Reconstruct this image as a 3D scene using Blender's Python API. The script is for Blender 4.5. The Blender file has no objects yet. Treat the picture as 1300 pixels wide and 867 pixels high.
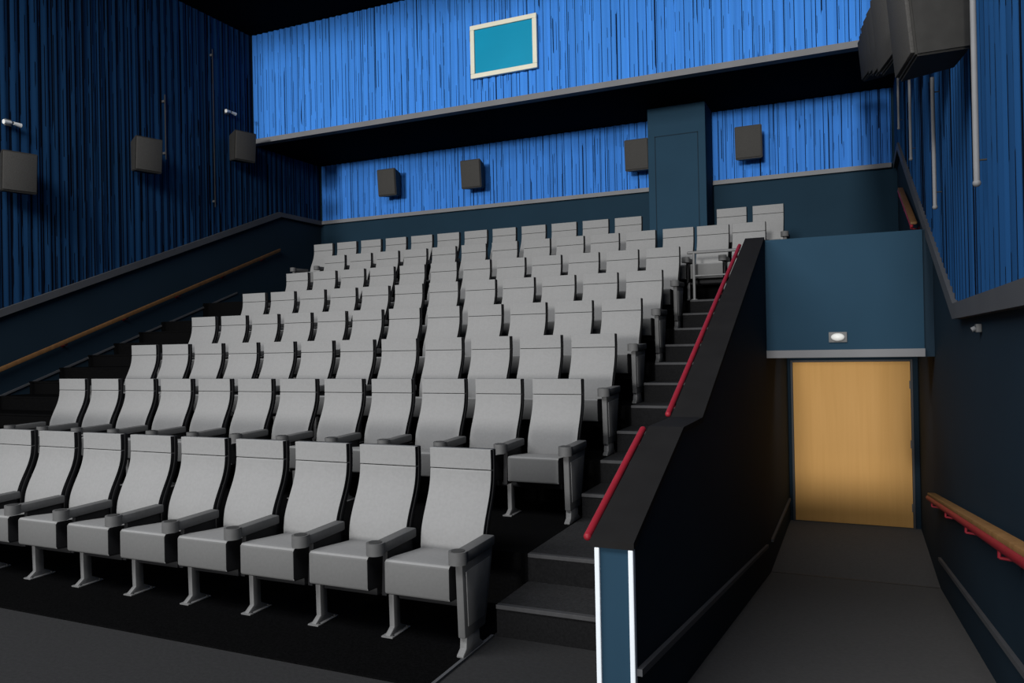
import bpy, bmesh, math, random
from mathutils import Vector, Matrix
random.seed(4)
sc = bpy.context.scene
sc.view_settings.view_transform = 'Standard'
sc.view_settings.look = 'None'

# ------------------------------------------------------------ materials
def new_mat(name):
    m = bpy.data.materials.new(name); m.use_nodes = True
    return m, m.node_tree, m.node_tree.nodes['Principled BSDF']

def mat(name, col, rough=0.7, spec=0.2, metal=0.0, noise=0.0, scale=8.0, bump=0.0, emis=None, stretch=(1,1,1)):
    m, nt, b = new_mat(name)
    b.inputs['Base Color'].default_value = (*col, 1)
    b.inputs['Roughness'].default_value = rough
    b.inputs['Specular IOR Level'].default_value = spec
    b.inputs['Metallic'].default_value = metal
    if emis:
        b.inputs['Emission Color'].default_value = (*emis[0], 1)
        b.inputs['Emission Strength'].default_value = emis[1]
    if noise > 0 or bump > 0:
        tc = nt.nodes.new('ShaderNodeTexCoord')
        mp = nt.nodes.new('ShaderNodeMapping'); mp.inputs['Scale'].default_value = stretch
        n = nt.nodes.new('ShaderNodeTexNoise'); n.inputs['Scale'].default_value = scale
        n.inputs['Detail'].default_value = 4
        nt.links.new(tc.outputs['Object'], mp.inputs['Vector'])
        nt.links.new(mp.outputs[0], n.inputs['Vector'])
        if noise > 0:
            cr = nt.nodes.new('ShaderNodeValToRGB')
            cr.color_ramp.elements[0].position = 0.3; cr.color_ramp.elements[1].position = 0.7
            cr.color_ramp.elements[0].color = (*[c*(1-noise) for c in col], 1)
            cr.color_ramp.elements[1].color = (*[min(1, c*(1+noise)) for c in col], 1)
            nt.links.new(n.outputs['Fac'], cr.inputs[0]); nt.links.new(cr.outputs[0], b.inputs['Base Color'])
        if bump > 0:
            bp = nt.nodes.new('ShaderNodeBump'); bp.inputs['Strength'].default_value = bump
            bp.inputs['Distance'].default_value = 0.01
            nt.links.new(n.outputs['Fac'], bp.inputs['Height']); nt.links.new(bp.outputs[0], b.inputs['Normal'])
    return m

def curtain_mat(name, axis, col, gates=(0.34, 0.53, 0.54), low=0.82, dark=(0.003, 0.012, 0.04), wd=(0.085, 0.10, 0.08)):
    m, nt, b = new_mat(name)
    b.inputs['Roughness'].default_value = 0.85
    b.inputs['Specular IOR Level'].default_value = 0.08
    N = nt.nodes; L = nt.links
    tc = N.new('ShaderNodeTexCoord'); sep = N.new('ShaderNodeSeparateXYZ'); L.new(tc.outputs['Object'], sep.inputs[0])
    s = sep.outputs[axis]; z = sep.outputs['Z']
    def mth(op, a, bb=None):
        n = N.new('ShaderNodeMath'); n.operation = op
        for i, v in enumerate((a, bb)):
            if v is None: continue
            if isinstance(v, (int, float)): n.inputs[i].default_value = v
            else: L.new(v, n.inputs[i])
        return n.outputs[0]
    def noise(sx, sz, off, det=1.0):
        c = N.new('ShaderNodeCombineXYZ'); L.new(mth('MULTIPLY', s, sx), c.inputs[0]); L.new(mth('MULTIPLY', z, sz), c.inputs[1])
        c.inputs[2].default_value = off
        n = N.new('ShaderNodeTexNoise'); n.inputs['Scale'].default_value = 1; n.inputs['Detail'].default_value = det
        L.new(c.outputs[0], n.inputs['Vector']); return n.outputs['Fac']
    # painted shade in the creases between folds: long fine lines broken into dashes
    def line(per, wdt, off, th, sz, jt):
        jit = mth('MULTIPLY', noise(1.3, 0.0, off), per*jt)
        fr = mth('FRACT', mth('DIVIDE', mth('ADD', s, jit), per))
        l = mth('LESS_THAN', fr, wdt)
        gate = mth('GREATER_THAN', noise(9.0, sz, off+3.7), th)
        return mth('MULTIPLY', l, gate)
    l1 = line(0.155, wd[0], 1.0, gates[0], 0.15, 0.6)
    l2 = line(0.0775, wd[1], 5.0, gates[1], 1.5, 0.6)
    l3 = line(0.23, wd[2], 9.0, gates[2], 0.6, 2.0)
    k = mth('MAXIMUM', mth('MAXIMUM', l1, l2), l3)
    cr = N.new('ShaderNodeValToRGB')
    cr.color_ramp.elements[0].position = 0.3; cr.color_ramp.elements[1].position = 0.62
    cr.color_ramp.elements[0].color = (*[c*low for c in col], 1); cr.color_ramp.elements[1].color = (*col, 1)
    L.new(noise(7.0, 0.0, 2.2, 2.0), cr.inputs[0])
    mx = N.new('ShaderNodeMixRGB'); L.new(k, mx.inputs[0]); L.new(cr.outputs[0], mx.inputs[1])
    mx.inputs[2].default_value = (*dark, 1)
    L.new(mx.outputs[0], b.inputs['Base Color'])
    return m

def wood_mat(name, c1, c2):
    m, nt, b = new_mat(name)
    N = nt.nodes; L = nt.links
    tc = N.new('ShaderNodeTexCoord'); mp = N.new('ShaderNodeMapping'); mp.inputs['Scale'].default_value = (14, 14, 0.6)
    n = N.new('ShaderNodeTexNoise'); n.inputs['Scale'].default_value = 1.0; n.inputs['Detail'].default_value = 6; n.inputs['Distortion'].default_value = 0.6
    cr = N.new('ShaderNodeValToRGB'); cr.color_ramp.elements[0].position = 0.3; cr.color_ramp.elements[1].position = 0.7
    cr.color_ramp.elements[0].color = (*c1, 1); cr.color_ramp.elements[1].color = (*c2, 1)
    L.new(tc.outputs['Object'], mp.inputs[0]); L.new(mp.outputs[0], n.inputs['Vector']); L.new(n.outputs['Fac'], cr.inputs[0])
    L.new(cr.outputs[0], b.inputs['Base Color']); b.inputs['Roughness'].default_value = 0.6; b.inputs['Specular IOR Level'].default_value = 0.2
    return m

M = {}
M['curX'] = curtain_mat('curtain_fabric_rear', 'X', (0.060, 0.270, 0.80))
M['curXl'] = curtain_mat('curtain_fabric_rear_low_shaded', 'X', (0.048, 0.215, 0.66))  # same rear fabric, with the shade below the soffit put into its colour
M['curY'] = curtain_mat('curtain_fabric_left_shaded', 'Y', (0.010, 0.048, 0.125), gates=(0.32, 0.45, 0.48), low=0.65, dark=(0.001, 0.003, 0.009), wd=(0.15, 0.18, 0.12))  # left wall's dimness under grazing light is put into this blue
M['curYr'] = curtain_mat('curtain_fabric_right_shaded', 'Y', (0.015, 0.078, 0.22), gates=(0.32, 0.45, 0.48), low=0.65, dark=(0.001, 0.003, 0.009), wd=(0.15, 0.18, 0.12))  # right side's weak grazing light is painted in as a darker blue
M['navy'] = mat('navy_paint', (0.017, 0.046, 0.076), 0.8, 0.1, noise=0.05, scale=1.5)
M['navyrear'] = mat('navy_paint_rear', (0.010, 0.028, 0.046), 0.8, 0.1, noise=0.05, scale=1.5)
M['navydark'] = mat('navy_paint_shaded', (0.013, 0.026, 0.040), 0.8, 0.08, noise=0.05, scale=1.5)  # same navy, its colour lowered for the shade on side-facing walls
M['trim'] = mat('grey_trim', (0.17, 0.172, 0.18), 0.6, 0.2, noise=0.06, scale=3)
M['trimdark'] = mat('dark_grey_trim', (0.075, 0.077, 0.083), 0.6, 0.2, noise=0.06, scale=3)
M['white'] = mat('white_corner_trim', (0.75, 0.8, 0.85), 0.5, 0.3, noise=0.03, scale=3)
M['black'] = mat('black_ceiling_paint', (0.004, 0.004, 0.004), 0.95, 0.02, noise=0.1, scale=2)
M['carpet'] = mat('black_shaded_carpet', (0.003, 0.003, 0.0032), 0.95, 0.02, noise=0.3, scale=60, bump=0.3)  # near black because the shadow under the seats is painted in
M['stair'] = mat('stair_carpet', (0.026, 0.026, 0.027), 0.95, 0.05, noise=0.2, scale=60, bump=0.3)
M['riser'] = mat('stair_riser_shaded_carpet', (0.008, 0.008, 0.0085), 0.95, 0.05, noise=0.2, scale=60, bump=0.3)  # stair carpet with the shade of the upright faces put into its colour
M['nose'] = mat('stair_nosing_rubber', (0.048, 0.048, 0.05), 0.8, 0.1, noise=0.1, scale=20)
M['floor'] = mat('grey_floor_carpet', (0.030, 0.030, 0.031), 0.95, 0.05, noise=0.08, scale=40, bump=0.2)
M['floorr'] = mat('ramp_floor_carpet', (0.090, 0.088, 0.088), 0.95, 0.05, noise=0.08, scale=40, bump=0.2)
M['cap'] = mat('black_cap_laminate', (0.012, 0.0115, 0.0115), 0.8, 0.08, noise=0.1, scale=6)
M['seat'] = mat('seat_grey_fabric', (0.228, 0.228, 0.227), 0.85, 0.1, noise=0.04, scale=50, bump=0.1)
M['seatfront'] = mat('seat_front_panel', (0.13, 0.13, 0.129), 0.8, 0.1, noise=0.04, scale=50)
M['shell'] = mat('seat_dark_shell', (0.012, 0.012, 0.013), 0.6, 0.15, noise=0.1, scale=20)
M['armp'] = mat('armrest_grey_plastic', (0.10, 0.10, 0.10), 0.6, 0.15, noise=0.05, scale=30)
M['cup'] = mat('cupholder_dark', (0.03, 0.03, 0.03), 0.5, 0.2, noise=0.05, scale=30)
M['metal'] = mat('painted_steel_grey', (0.14, 0.14, 0.14), 0.5, 0.3, noise=0.05, scale=20)
M['red'] = mat('red_handrail_paint', (0.24, 0.012, 0.022), 0.5, 0.25, noise=0.08, scale=10)
M['reddark'] = mat('dark_red_bracket_paint', (0.10, 0.008, 0.010), 0.6, 0.2, noise=0.08, scale=10)
M['woodrail'] = wood_mat('handrail_wood', (0.18, 0.09, 0.032), (0.26, 0.14, 0.052))
M['woodraild'] = wood_mat('handrail_wood_dark', (0.12, 0.058, 0.022), (0.17, 0.085, 0.032))
M['door'] = wood_mat('door_maple_veneer', (0.66, 0.355, 0.105), (0.71, 0.39, 0.125))
M['spk'] = mat('speaker_cabinet_black', (0.034, 0.033, 0.031), 0.6, 0.15, noise=0.1, scale=15)
M['grille'] = mat('speaker_grille_cloth', (0.055, 0.053, 0.050), 0.8, 0.1, noise=0.2, scale=120)
M['cream'] = mat('cream_window_frame', (0.80, 0.77, 0.62), 0.5, 0.2, noise=0.03, scale=5)
M['teal'] = mat('projection_port_glass', (0.0, 0.28, 0.46), 0.4, 0.2, noise=0.04, scale=1.5)
M['lamp'] = mat('lamp_lens_white', (0.8, 0.8, 0.77), 0.4, 0.3, noise=0.02, scale=10)
M['tube'] = mat('brushed_aluminium_tube', (0.20, 0.20, 0.205), 0.5, 0.2, noise=0.05, scale=10)

# ------------------------------------------------------------ mesh builder
class MB:
    def __init__(s): s.v = []; s.f = []; s.m = []; s.mats = []
    def mi(s, k):
        if k not in s.mats: s.mats.append(k)
        return s.mats.index(k)
    def add(s, bm, k, matfn=None, xf=None):
        bm.normal_update()
        base = len(s.v)
        for i, v in enumerate(bm.verts): v.index = i
        for v in bm.verts: s.v.append((xf @ v.co) if xf else v.co.copy())
        for f in bm.faces:
            s.f.append([base+v.index for v in f.verts])
            s.m.append(s.mi(matfn(f) if matfn else k))
        bm.free()
    def box(s, x0, x1, y0, y1, z0, z1, k, bev=0.0, xf=None, matfn=None):
        bm = bmesh.new(); bmesh.ops.create_cube(bm, size=1)
        for v in bm.verts:
            v.co = Vector(((x0+x1)/2+v.co.x*(x1-x0), (y0+y1)/2+v.co.y*(y1-y0), (z0+z1)/2+v.co.z*(z1-z0)))
        if bev > 0: bmesh.ops.bevel(bm, geom=bm.edges[:], offset=bev, segments=2, affect='EDGES', profile=0.5)
        s.add(bm, k, matfn, xf)
    def prism(s, pts, x0, x1, k, bev=0.0, matfn=None, xf=None, axis='x', seg=2):
        bm = bmesh.new()
        def P(a, p):
            if axis == 'x': return (a, p[0], p[1])
            if axis == 'y': return (p[0], a, p[1])
            return (p[0], p[1], a)
        A = [bm.verts.new(P(x0, p)) for p in pts]; B = [bm.verts.new(P(x1, p)) for p in pts]
        n = len(pts)
        bm.faces.new(A); bm.faces.new(B[::-1])
        for i in range(n): bm.faces.new((A[i], B[i], B[(i+1) % n], A[(i+1) % n]))
        bmesh.ops.recalc_face_normals(bm, faces=bm.faces[:])
        if bev > 0:
            es = [e for e in bm.edges if len(e.link_faces) == 2 and e.calc_face_angle(0) > 0.7]
            bmesh.ops.bevel(bm, geom=es, offset=bev, segments=seg, affect='EDGES', profile=0.5, clamp_overlap=True)
        s.add(bm, k, matfn, xf)
    def cyl(s, p0, p1, r, k, seg=14, r2=None):
        p0 = Vector(p0); p1 = Vector(p1); d = p1-p0
        bm = bmesh.new(); bmesh.ops.create_cone(bm, cap_ends=True, segments=seg, radius1=r, radius2=r if r2 is None else r2, depth=d.length)
        xf = Matrix.Translation((p0+p1)/2) @ d.to_track_quat('Z', 'Y').to_matrix().to_4x4()
        s.add(bm, k, None, xf)
    def sph(s, c, r, k, sc_=(1, 1, 1)):
        bm = bmesh.new(); bmesh.ops.create_uvsphere(bm, u_segments=20, v_segments=12, radius=r)
        s.add(bm, k, None, Matrix.Translation(c) @ Matrix.Diagonal((*sc_, 1)))
    def path(s, pts, r, k, seg=12):
        for a, b in zip(pts[:-1], pts[1:]): s.cyl(a, b, r, k, seg)
        for p in pts: s.sph(Vector(p), r*1.0, k)
    def mesh(s, name, smooth=True, ang=35):
        me = bpy.data.meshes.new(name); me.from_pydata([tuple(v) for v in s.v], [], s.f); me.update()
        for k in s.mats: me.materials.append(M[k])
        me.polygons.foreach_set('material_index', s.m)
        if smooth:
            me.polygons.foreach_set('use_smooth', [True]*len(me.polygons))
            me.set_sharp_from_angle(angle=math.radians(ang))
        me.update(); return me
    def obj(s, name, smooth=True, ang=35, loc=(0, 0, 0), rot=None):
        return place(name, s.mesh(name, smooth, ang), loc, rot)

def place(name, me, loc=(0, 0, 0), rot=None):
    o = bpy.data.objects.new(name, me); sc.collection.objects.link(o); o.location = loc
    if rot: o.rotation_euler = rot
    return o

# ------------------------------------------------------------ layout constants
XL, XR = -11.7, 0.67
YF, YB = -3.0, 15.0
YU = 12.75             # upper rear wall plane
ZS, ZC = 6.10, 8.43    # soffit / ceiling
CH = 1.76              # camera height
WX0, WX1 = -1.04, -0.875  # half wall
PY = 3.14              # half-wall end
AX = -2.055            # aisle edge of seating
ROWY = [4.40, 6.15, 7.15, 8.15, 9.15, 10.15, 11.15, 12.15]
ROWZ = [0.0, 0.37, 0.755, 1.14, 1.525, 1.91, 2.295, 2.68]

# ------------------------------------------------------------ room shell
b = MB()
b.box(XL, WX0, YF, 4.7, -0.15, 0.0, 'floor')
b.box(WX0, XR, YF, 3.6, -0.15, 0.0, 'floor')
b.obj('floor', False)
b = MB()
b.prism([(3.6, 0.0), (8.4, -0.66), (11.05, -0.66), (11.05, -0.85), (3.6, -0.85)], WX1, XR, 'floorr')
b.obj('floor_ramp', False)
b = MB(); b.box(WX1+0.01, XR-0.01, 8.398, 8.410, -0.662, -0.656, 'cup'); b.obj('trim_landing_joint', False)

b = MB(); b.box(XL-0.15, XR+0.15, 2.0, YU+0.2, ZC, ZC+0.15, 'black'); b.obj('ceiling', False)
b = MB(); b.box(XL, XR, YU, YB, ZS, ZS+0.12, 'black'); b.obj('ceiling_soffit', False)

def zkink(y, yk):
    if y <= yk: return 1.93
    if y >= 13.5: return 4.73
    return 1.93+(y-yk)*(4.73-1.93)/(13.5-yk)

b = MB()
b.box(XL-0.15, XL, YF, YB+0.15, -0.2, ZC, 'navydark'); b.obj('wall_left', False)
b = MB()
b.box(XR, XR+0.15, YF, YB+0.15, -0.9, ZC, 'navydark'); b.obj('wall_right', False)
b = MB()
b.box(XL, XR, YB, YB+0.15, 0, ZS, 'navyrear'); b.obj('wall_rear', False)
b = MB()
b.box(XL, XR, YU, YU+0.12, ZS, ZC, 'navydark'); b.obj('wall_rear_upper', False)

def curtain(name, s0, s1, fb, ft, mapf, mk, amp=0.018, per=0.155, step=0.0194):
    me = bpy.data.meshes.new(name); vs = []; fs = []
    n = int((s1-s0)/step); ph = 0.0
    for i in range(n+1):
        s = s0+(s1-s0)*i/n
        ph += 2*math.pi*step/per*(1+0.08*math.sin(s*2.1)+0.05*math.sin(s*5.3+1))
        d = 0.03+amp*math.sin(ph)
        for z in (fb(s), ft(s)): vs.append(mapf(s, d, z))
    for i in range(n): fs.append((2*i, 2*i+2, 2*i+3, 2*i+1))
    me.from_pydata(vs, [], fs); me.materials.append(M[mk])
    me.polygons.foreach_set('use_smooth', [True]*len(fs)); me.update()
    return place(name, me)
KR = 6.3
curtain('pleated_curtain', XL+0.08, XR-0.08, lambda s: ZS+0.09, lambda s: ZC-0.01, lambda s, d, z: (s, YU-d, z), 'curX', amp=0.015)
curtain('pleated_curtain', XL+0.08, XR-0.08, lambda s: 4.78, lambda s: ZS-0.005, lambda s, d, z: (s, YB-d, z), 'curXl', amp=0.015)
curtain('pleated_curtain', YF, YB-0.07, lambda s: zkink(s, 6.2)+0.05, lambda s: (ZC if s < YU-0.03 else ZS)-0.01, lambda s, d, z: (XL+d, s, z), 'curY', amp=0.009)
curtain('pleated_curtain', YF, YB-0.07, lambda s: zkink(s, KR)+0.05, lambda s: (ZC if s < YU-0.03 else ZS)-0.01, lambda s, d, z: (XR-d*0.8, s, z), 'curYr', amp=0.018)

# trims
b = MB(); b.box(XL+0.07, XR-0.07, YU-0.12, YU+0.05, ZS-0.01, ZS+0.09, 'trim'); b.obj('trim_ledge', False)
b = MB(); b.box(XL+0.09, XR-0.09, YB-0.09, YB-0.005, 4.70, 4.78, 'trim'); b.obj('trim_rear', False)
def slope_trim(name, xa, xb, yk, k, t=0.11):
    b = MB()
    b.prism([(YF, 1.93-t/2), (yk, 1.93-t/2), (13.5, 4.73-t/2), (YB-0.1, 4.73-t/2), (YB-0.1, 4.73+t/2), (13.45, 4.73+t/2), (yk-0.03, 1.93+t/2), (YF, 1.93+t/2)], xa, xb, k)
    b.obj(name, False)
slope_trim('trim_left', XL+0.002, XL+0.10, 6.2, 'trimdark', 0.10)
slope_trim('trim_right', XR-0.065, XR-0.002, KR-0.05, 'trimdark')

# ------------------------------------------------------------ seating tiers and stairs
b = MB()
prof = [(4.7, -0.1), (4.7, 0.37), (6.3, 0.37)]
y = 6.3
for i in range(2, 8):
    prof.append((y, ROWZ[i])); y += 1.0
    prof.append((y if i < 7 else YB-0.002, ROWZ[i]))
prof.append((YB-0.002, -0.1))
b.prism(prof, XL+0.002, WX0-0.002, 'carpet')
b.obj('floor_seating_tiers', False)
b = MB(); b.box(-8.70, AX, 3.42, 4.69, 0.001, 0.012, 'carpet')  # dark sheet carrying the painted shadow around the front row
b.box(XL+0.02, -8.73, 3.42, 4.17, 0.001, 0.012, 'carpet')
b.box(AX, AX+0.02, 3.42, 4.18, 0.001, 0.014, 'trimdark')
b.obj('floor_row_shaded_carpet', False)

def stairs(name, x0, x1, kt, kr, kn):
    b = MB()
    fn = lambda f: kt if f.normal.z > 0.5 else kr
    steps = [(4.2, 4.7, 0.0, 0.19)]
    for i in range(1, 6):
        yr = 6.3+(i-1)
        steps.append((yr-0.5, yr, ROWZ[i], (ROWZ[i]+ROWZ[i+1])/2))
    for (ya, yb, z0, z1) in steps:
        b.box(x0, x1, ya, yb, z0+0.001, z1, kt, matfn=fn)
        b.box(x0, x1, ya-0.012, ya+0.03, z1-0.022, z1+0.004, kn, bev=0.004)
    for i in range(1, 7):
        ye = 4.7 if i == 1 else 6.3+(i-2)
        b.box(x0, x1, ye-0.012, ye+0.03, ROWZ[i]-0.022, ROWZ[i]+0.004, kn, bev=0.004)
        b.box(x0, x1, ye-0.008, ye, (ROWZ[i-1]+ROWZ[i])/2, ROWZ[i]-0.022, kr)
        nxt = 5.8+(i-1) if i < 6 else 10.8
        if i < 6: b.box(x0, x1, ye+0.03, nxt, ROWZ[i]+0.0005, ROWZ[i]+0.003, kt)
    return b.obj(name, False)
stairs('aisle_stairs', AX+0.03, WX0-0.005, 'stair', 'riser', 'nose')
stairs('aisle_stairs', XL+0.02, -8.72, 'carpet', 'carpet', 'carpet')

# ------------------------------------------------------------ half wall, cap, vestibule
CAP = [(PY, 0.912), (4.17, 1.28), (4.72, 1.28), (8.35, 2.80)]
b = MB()
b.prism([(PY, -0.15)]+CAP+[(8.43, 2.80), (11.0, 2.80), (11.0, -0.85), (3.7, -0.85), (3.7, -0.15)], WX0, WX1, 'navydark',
        matfn=lambda f: 'navy' if f.normal.y < -0.9 else 'navydark')  # end face gets the lit tone, the sides the painted shade tone
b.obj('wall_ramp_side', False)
b = MB()
b.prism([(PY-0.015, 0.922)]+[(y, z+0.015) for y, z in CAP[1:]]+[(8.36, 2.79), (4.73, 1.262), (4.165, 1.262), (PY-0.015, 0.892)], WX0-0.02, WX1+0.006, 'cap')
b.obj('trim_wall_cap', False)
b = MB()
for x in (WX0-0.002, WX1-0.020): b.box(x, x+0.022, PY-0.015, PY+0.02, 0.0, 0.892, 'white', bev=0.004)
b.obj('trim_corner_guard', False)
# facade block over door
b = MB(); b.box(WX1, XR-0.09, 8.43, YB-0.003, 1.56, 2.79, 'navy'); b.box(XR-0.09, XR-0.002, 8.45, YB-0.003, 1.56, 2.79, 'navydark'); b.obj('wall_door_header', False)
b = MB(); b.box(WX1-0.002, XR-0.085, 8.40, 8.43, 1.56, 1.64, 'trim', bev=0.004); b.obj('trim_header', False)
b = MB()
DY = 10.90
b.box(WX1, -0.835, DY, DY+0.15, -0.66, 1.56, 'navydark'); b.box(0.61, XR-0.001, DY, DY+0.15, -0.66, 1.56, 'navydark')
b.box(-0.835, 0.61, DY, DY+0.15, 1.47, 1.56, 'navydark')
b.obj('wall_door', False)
b = MB()
b.box(-0.835, -0.81, DY-0.03, DY+0.12, -0.66, 1.47, 'trimdark', bev=0.004)
b.box(0.585, 0.61, DY-0.03, DY+0.12, -0.66, 1.47, 'trimdark', bev=0.004)
b.box(-0.81, 0.585, DY-0.03, DY+0.12, 1.445, 1.47, 'trimdark', bev=0.004)
b.box(-0.808, 0.583, DY+0.0, DY+0.045, -0.652, 1.443, 'door', bev=0.003)
for z in (-0.4, 0.4, 1.15): b.cyl((0.578, DY-0.005, z-0.05), (0.578, DY-0.005, z+0.05), 0.008, 'metal')
b.obj('door_1')
# pillar
b = MB()
b.box(-3.52, -2.46, 14.2, YB-0.095, 2.681, ZS-0.002, 'navy', bev=0.01)
for z0, z1 in ((5.55, 5.565), (3.4, 3.415)): b.box(-3.39, -2.59, 14.19, 14.202, z0, z1, 'navydark')
for x in (-3.39, -2.605): b.box(x, x+0.015, 14.19, 14.202, 3.4, 5.56, 'navydark')
b.obj('pillar', False)
b = MB(); b.box(XL+0.1, -3.70, YB-0.04, YB-0.002, 2.681, 2.85, 'navydark'); b.obj('baseboard_rear', False)

def rail_obj(name, pts, wallx, k='red', wood=None, r=0.018, cover=False):
    b = MB(); b.path(pts, r, k)
    if wood:
        sg = 1 if wallx > pts[0][0] else -1
        for p, q in zip(pts[:-1], pts[1:]):
            x = p[0]
            if cover:
                xa, xb = x-0.03, x+0.03; za, zb = -0.030, 0.035
            else:
                xa, xb = sorted((x-sg*0.012, x+sg*0.058)); za, zb = 0.018, 0.050
            b.prism([(p[1], p[2]+za), (q[1], q[2]+za), (q[1], q[2]+zb), (p[1], p[2]+zb)], xa, xb, wood, bev=0.008)
    for p, q in zip(pts[:-1], pts[1:]):
        p = Vector(p); q = Vector(q); n = max(1, int((q-p).length/1.2))
        for i in range(n+1):
            t = 0.06+0.88*i/n; c = p.lerp(q, t)
            b.cyl(c, c-Vector((0, 0, 0.06)), 0.008, k)
            b.cyl(c-Vector((0, 0, 0.06)), (wallx, c.y, c.z-0.07), 0.008, k)
            sgn = -1 if wallx > c.x else 1
            b.cyl((wallx+sgn*0.012, c.y, c.z-0.07), (wallx, c.y, c.z-0.07), 0.028, k)
    return b.obj(name)
rail_obj('handrail', [(-1.095, 3.20, 0.915), (-1.095, 4.17, 1.275)], WX0)
capz = lambda y: 1.28+(y-4.72)*(2.80-1.28)/(8.35-4.72)
rail_obj('handrail', [(-1.085, 4.75, capz(4.75)+0.015), (-1.085, 8.1, capz(8.1)+0.02)], WX0)
rail_obj('handrail', [(0.575, 2.6, 1.0), (0.575, 8.25, 0.23)], XR, wood='woodrail', r=0.026)
rail_obj('handrail', [(XL+0.12, 5.6, 0.87), (XL+0.12, 13.4, 3.93)], XL, k='reddark', wood='woodraild', r=0.016, cover=True)
rail_obj('handrail', [(0.58, 9.95, 3.02), (0.58, 12.7, 3.90)], XR, wood='woodraild')

def bump(name, x0, x1, y0, y1, h, t=0.05):
    f = lambda y: 0.0-(y-3.6)*0.66/4.8 if y < 8.4 else -0.66
    b = MB(); b.prism([(y0, f(y0)+h), (y1, f(y1)+h), (y1, f(y1)+h+t), (y0, f(y0)+h+t)], x0, x1, 'trimdark'); b.obj(name, False)
bump('baseboard_ramp_left', WX1+0.001, WX1+0.025, PY+0.01, 8.0, 0.30, 0.03)
bump('baseboard_ramp_left', WX1+0.001, WX1+0.025, 8.45, 10.7, 0.30, 0.03)
bump('baseboard_ramp_right', XR-0.025, XR-0.001, 3.2, 8.3, 0.28, 0.03)
b = MB(); b.prism([(6.3, 0.73), (12.2, 2.92), (12.2, 2.95), (6.3, 0.76)], XL+0.001, XL+0.03, 'trimdark'); b.obj('baseboard_left', False)

# guard rail by stair head
b = MB()
for x in (-1.98, -1.40): b.cyl((x, 10.36, 2.30), (x, 10.36, 2.93), 0.018, 'metal'); b.cyl((x, 10.36, 2.30), (x, 10.36, 2.31), 0.045, 'metal')
b.path([(-2.05, 10.36, 2.93), (-1.33, 10.36, 2.93)], 0.02, 'metal'); b.path([(-1.98, 10.36, 2.62), (-1.40, 10.36, 2.62)], 0.012, 'metal')
b.obj('guard_rail')

# projection window
b = MB()
x0, x1, z0, z1 = -6.40, -5.08, 6.64, 7.61; fw = 0.085; ya, yb = YU-0.13, YU-0.062
b.box(x0, x1, ya, yb, z0, z0+fw, 'cream', bev=0.01); b.box(x0, x1, ya, yb, z1-fw, z1, 'cream', bev=0.01)
b.box(x0, x0+fw, ya, yb, z0+fw, z1-fw, 'cream', bev=0.01); b.box(x1-fw, x1, ya, yb, z0+fw, z1-fw, 'cream', bev=0.01)
b.box(x0+fw, x1-fw, ya+0.04, yb, z0+fw, z1-fw, 'teal')
b.obj('window_1', False)

# ------------------------------------------------------------ speakers
def speaker_mesh():
    b = MB()
    bm = bmesh.new()
    w, h, d = 0.24, 0.31, 0.30
    co = [(-w, -d/2, -h*0.92), (w, -d/2, -h*0.92), (w, -d/2-0.05, h), (-w, -d/2-0.05, h),
          (-w*0.7, d/2, -h*0.8), (w*0.7, d/2, -h*0.8), (w*0.7, d/2, h*0.86), (-w*0.7, d/2, h*0.86)]
    v = [bm.verts.new(c) for c in co]
    for f in ((0, 1, 2, 3), (5, 4, 7, 6), (1, 5, 6, 2), (4, 0, 3, 7), (3, 2, 6, 7), (4, 5, 1, 0)): bm.faces.new([v[i] for i in f])
    bmesh.ops.recalc_face_normals(bm, faces=bm.faces[:])
    bmesh.ops.bevel(bm, geom=bm.edges[:], offset=0.012, segments=2, affect='EDGES')
    b.add(bm, 'spk')
    s = 0.05/(h*1.92)
    sh = Matrix(((1, 0, 0, 0), (0, 1, -s, 0), (0, 0, 1, 0), (0, 0, 0, 1)))
    b.box(-w*0.92, w*0.92, -d/2-0.045, -d/2-0.02, -h*0.84, h*0.92, 'grille', bev=0.006, xf=sh)
    b.cyl((0, d/2-0.01, 0.02), (0, d/2+0.06, 0.02), 0.022, 'spk')
    b.box(-0.06, 0.06, d/2+0.05, d/2+0.07, -0.07, 0.11, 'spk', bev=0.004)
    return b.mesh('surround_speaker')
SM = speaker_mesh()
for (x, z) in ((-9.5, 5.40), (-7.4, 5.36), (-3.82, 5.34), (-1.75, 5.32)):
    place('surround_speaker', SM, (x, YB-0.32, z), (0, 0, 0))
for (yy, z) in ((5.15, 3.62), (7.43, 4.42), (9.71, 5.17), (12.04, 5.84)):
    place('surround_speaker', SM, (XL+0.34, yy, z), (0, 0, math.radians(75)))
for i, (yy, z) in enumerate(((5.15, 3.62), (6.3, 4.02), (7.43, 4.36), (8.57, 4.72), (9.71, 5.07), (10.9, 5.40), (12.04, 5.72))):
    place('surround_speaker', SM, (XR-(0.23 if i == 0 else 0.27+0.012*i), yy, z), (0, 0, math.radians(-82 if i == 0 else -78)))

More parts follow.
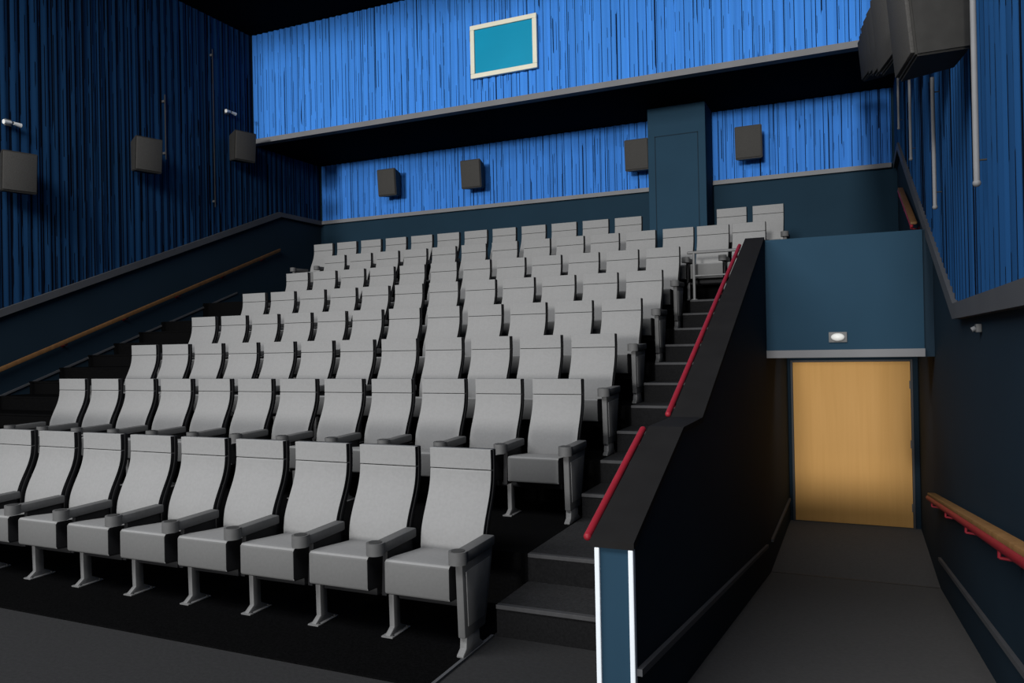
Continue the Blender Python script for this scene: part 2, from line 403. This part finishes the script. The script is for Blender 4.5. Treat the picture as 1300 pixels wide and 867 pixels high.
def fixture(loc, side, sc_=1.0):
    b = MB()
    b.box(0, 0.03, -0.05, 0.05, -0.05, 0.05, 'metal', bev=0.005)
    b.cyl((0.03, 0, 0), (0.14, 0, -0.01), 0.012, 'metal')
    b.cyl((0.12, -0.13, -0.03), (0.12, -0.02, -0.02), 0.035, 'lamp', r2=0.025)
    b.cyl((0.12, 0.02, -0.02), (0.12, 0.13, -0.03), 0.025, 'lamp', r2=0.035)
    o = b.obj('emergency_light'); o.location = loc; o.scale = (sc_,)*3
    if side < 0: o.rotation_euler = (0, 0, math.pi)
fixture((XL+0.06, 7.5, 5.25), 1); fixture((XL+0.06, 11.95, 6.60), 1)
b = MB(); b.box(-0.03, 0, -0.035, 0.035, -0.025, 0.025, 'metal', bev=0.005); b.cyl((-0.03, 0, 0), (-0.05, 0, -0.01), 0.015, 'trim')
b.obj('motion_sensor', loc=(XR-0.001, 5.35, 1.80))
b = MB()
b.sph(Vector((0, -0.01, 0)), 0.065, 'lamp', (1.0, 0.45, 0.62)); b.prism([(-0.085, -0.052), (0.085, -0.052), (0.085, 0.052), (-0.085, 0.052)], 0, 0.02, 'metal', axis='y', bev=0.004)
b.obj('bulkhead_light', loc=(-0.19, 8.408, 1.765))
# wall tubes
for (yy, z0, z1) in ((4.72, 2.56, 3.75), (7.1, 2.80, 3.85), (9.9, 3.78, 4.85), (12.4, 4.75, 5.75)):
    b = MB(); x = XR-0.085
    b.cyl((x, yy, z0), (x, yy, z1), 0.015, 'tube'); b.sph(Vector((x, yy, z0)), 0.020, 'tube')
    for z in (z0+0.12, z1-0.12): b.cyl((x, yy, z), (XR-0.02, yy, z), 0.005, 'spk')
    b.obj('tube_light')
for (yy, z0, z1, r) in ((10.4, 5.3, 6.5, 0.012), (11.58, 4.6, 7.75, 0.009)):
    b = MB(); x = XL+0.09
    b.cyl((x, yy, z0), (x, yy, z1), r, 'spk')
    for z in (z0+0.12, z1-0.12): b.box(XL+0.01, x, yy-0.02, yy+0.02, z-0.02, z+0.02, 'trimdark')
    b.obj('conduit_pipe')

# ------------------------------------------------------------ cinema seats
AZ = -0.035
def arm(b, x):
    pts = [(-0.20, 0.575+AZ), (-0.58, 0.562+AZ), (-0.64, 0.580+AZ), (-0.64, 0.625+AZ), (-0.20, 0.635+AZ)]
    b.prism(pts, x-0.040, x+0.040, 'armp', bev=0.010)
    b.cyl((x, -0.60, 0.562+AZ), (x, -0.60, 0.634+AZ), 0.054, 'armp', seg=20)
    b.cyl((x, -0.60, 0.632+AZ), (x, -0.60, 0.637+AZ), 0.040, 'cup', seg=20)
def support(b, x):
    b.prism([(-0.52, 0.26), (-0.50, 0.56+AZ), (-0.22, 0.57+AZ), (-0.18, 0.26)], x-0.018, x+0.018, 'shell', bev=0.006)
    b.prism([(-0.49, 0.0), (-0.49, 0.015), (-0.44, 0.05), (-0.445, 0.27), (-0.375, 0.27), (-0.37, 0.05), (-0.30, 0.015), (-0.30, 0.0)], x-0.018, x+0.018, 'metal', bev=0.004)
    b.box(x-0.04, x+0.04, -0.50, -0.29, 0.0, 0.010, 'metal', bev=0.003)
    for yy in (-0.475, -0.315): b.cyl((x+0.027, yy, 0.010), (x+0.027, yy, 0.018), 0.008, 'cup', seg=8)
def endpanel(b, x):
    b.prism([(-0.58, 0.10), (-0.60, 0.56+AZ), (-0.20, 0.57+AZ), (-0.32, 0.10)], x-0.022, x+0.026, 'armp', bev=0.010)
    b.prism([(-0.545, 0.16), (-0.56, 0.51+AZ), (-0.25, 0.52+AZ), (-0.34, 0.16)], x-0.028, x+0.031, 'metal', bev=0.006)
    b.prism([(-0.60, 0.0), (-0.60, 0.012), (-0.56, 0.04), (-0.55, 0.12), (-0.40, 0.12), (-0.39, 0.04), (-0.35, 0.012), (-0.35, 0.0)], x-0.022, x+0.022, 'metal', bev=0.004)
def seat_mesh(kind):
    b = MB()
    front = [(-0.165, 0.36), (-0.172, 0.45), (-0.172, 0.52), (-0.160, 0.59), (-0.134, 0.66), (-0.100, 0.73), (-0.067, 0.80), (-0.044, 0.87), (-0.034, 0.94), (-0.032, 1.01), (-0.033, 1.06), (-0.034, 1.088)]
    def thick(z): return 0.055+0.03*max(0, (0.95-z))
    fs = []
    n = len(front)
    for i in range(n-1):
        p0 = front[max(0, i-1)]; p1 = front[i]; p2 = front[i+1]; p3 = front[min(n-1, i+2)]
        for t in (0, 1/3, 2/3):
            q = []
            for a in (0, 1):
                q.append(0.5*((2*p1[a])+(-p0[a]+p2[a])*t+(2*p0[a]-5*p1[a]+4*p2[a]-p3[a])*t*t+(-p0[a]+3*p1[a]-3*p2[a]+p3[a])*t**3))
            fs.append(tuple(q))
    fs.append(front[-1])
    def at(z):
        for p, q in zip(fs[:-1], fs[1:]):
            if p[1] <= z <= q[1]: return (p[0]+(q[0]-p[0])*(z-p[1])/(q[1]-p[1]+1e-9), z)
        return fs[-1]
    W = 0.220
    def back_section(f0, f1, w, push):
        pts = [at(f0)]+[p for p in fs if f0+0.002 < p[1] < f1-0.002]+[at(f1)]
        poly = [(p[0]-push, p[1]) for p in pts]+[(p[0]+thick(p[1])*0.55, p[1]) for p in reversed(pts)]
        b.prism(poly, -w, w, 'seat', bev=0.005, matfn=lambda f: 'shell' if (abs(f.normal.x) > 0.5 or f.normal.y > 0.6) else 'seat')
    back_section(0.361, 0.955, W, 0.010)
    back_section(0.960, 1.088, W, 0.011)
    poly = [(p[0]+thick(p[1])*0.40, p[1]) for p in fs]+[(p[0]+thick(p[1]), p[1]) for p in reversed(fs)]
    b.prism(poly, -W-0.006, W+0.006, 'shell', bev=0.010)
    # cushion with flat front panel
    poly = [(-0.15, 0.470), (-0.30, 0.482), (-0.50, 0.500), (-0.585, 0.503), (-0.600, 0.488), (-0.600, 0.318), (-0.590, 0.300), (-0.30, 0.28), (-0.15, 0.31)]
    b.prism(poly, -0.215, 0.215, 'seat', bev=0.006, matfn=lambda f: 'shell' if (abs(f.normal.x) > 0.5 or f.normal.z < -0.5) else ('seatfront' if f.normal.y < -0.8 else 'seat'))
    b.box(-0.20, 0.20, -0.48, -0.22, 0.24, 0.29, 'shell', bev=0.01)
    b.cyl((-0.262, -0.40, 0.25), (0.262, -0.40, 0.25), 0.022, 'shell')
    arm(b, -0.275)
    if kind == 'left': endpanel(b, -0.275)
    else: support(b, -0.275)
    if kind == 'right': arm(b, 0.275); endpanel(b, 0.275)
    return b.mesh('cinema_seat_'+kind, ang=40)
SEAT = {k: seat_mesh(k) for k in ('mid', 'left', 'right')}
SP = 0.55
def row(y, z, xs):
    xs = sorted(xs)
    for i, x in enumerate(xs):
        k = 'left' if i == 0 else ('right' if i == len(xs)-1 else 'mid')
        place('cinema_seat', SEAT[k], (x, y, z))
for r in range(8):
    z = ROWZ[r]+(0.012 if r == 0 else 0.0)
    if r < 6: row(ROWY[r], z, [-2.34-SP*i for i in range(12)])
    elif r == 6: row(ROWY[r], z, [-2.34-SP*i for i in range(12)]+[-1.85, -1.36])
    else: row(ROWY[r], z, [-3.35-SP*i for i in range(12)])
row(12.15, 2.68, [-1.73, -1.20])

# ------------------------------------------------------------ lights
s = bpy.data.lights.new('auditorium_sun', 'SUN'); s.energy = 1.75; s.angle = math.radians(5.0)
s.color = (1.0, 0.99, 0.97)
so = bpy.data.objects.new('auditorium_sun', s); sc.collection.objects.link(so)
d = Vector((0.0, 1.0, -0.03)); so.rotation_euler = d.to_track_quat('-Z', 'Y').to_euler(); so.location = (-5, -6, 5)
a = bpy.data.lights.new('house_light', 'AREA'); a.shape = 'RECTANGLE'; a.size = 11; a.size_y = 3; a.energy = 1100
ao = bpy.data.objects.new('house_light', a); sc.collection.objects.link(ao)
ao.location = (-5.0, -1.5, 8.3); ao.rotation_euler = (Vector((-4.5, 8.5, 1.5))-Vector(ao.location)).to_track_quat('-Z', 'Y').to_euler()
v = bpy.data.lights.new('vestibule_fill', 'AREA'); v.shape = 'DISK'; v.size = 0.5; v.energy = 5  # added fill that evens out the door's brightness, no real fitting
vo = bpy.data.objects.new('vestibule_fill', v); sc.collection.objects.link(vo)
vo.location = (-0.1, 9.3, 1.54); vo.rotation_euler = (Vector((-0.1, 10.9, 0.1))-Vector(vo.location)).to_track_quat('-Z', 'Y').to_euler()
w = bpy.data.worlds.new('dim_world'); sc.world = w; w.use_nodes = True
w.node_tree.nodes['Background'].inputs[0].default_value = (0.88, 0.93, 1.0, 1)
w.node_tree.nodes['Background'].inputs[1].default_value = 0.48

# ------------------------------------------------------------ camera
cam = bpy.data.cameras.new('camera'); co = bpy.data.objects.new('camera', cam); sc.collection.objects.link(co)
cam.sensor_width = 36; cam.lens = 979/1300*36; cam.clip_start = 0.05; cam.clip_end = 100
R = Matrix.Rotation(math.radians(24.2), 4, 'Z') @ Matrix.Rotation(math.radians(90.2), 4, 'X') @ Matrix.Rotation(math.radians(-1.15), 4, 'Z')
co.matrix_world = Matrix.Translation((0, 0, CH)) @ R
sc.camera = co
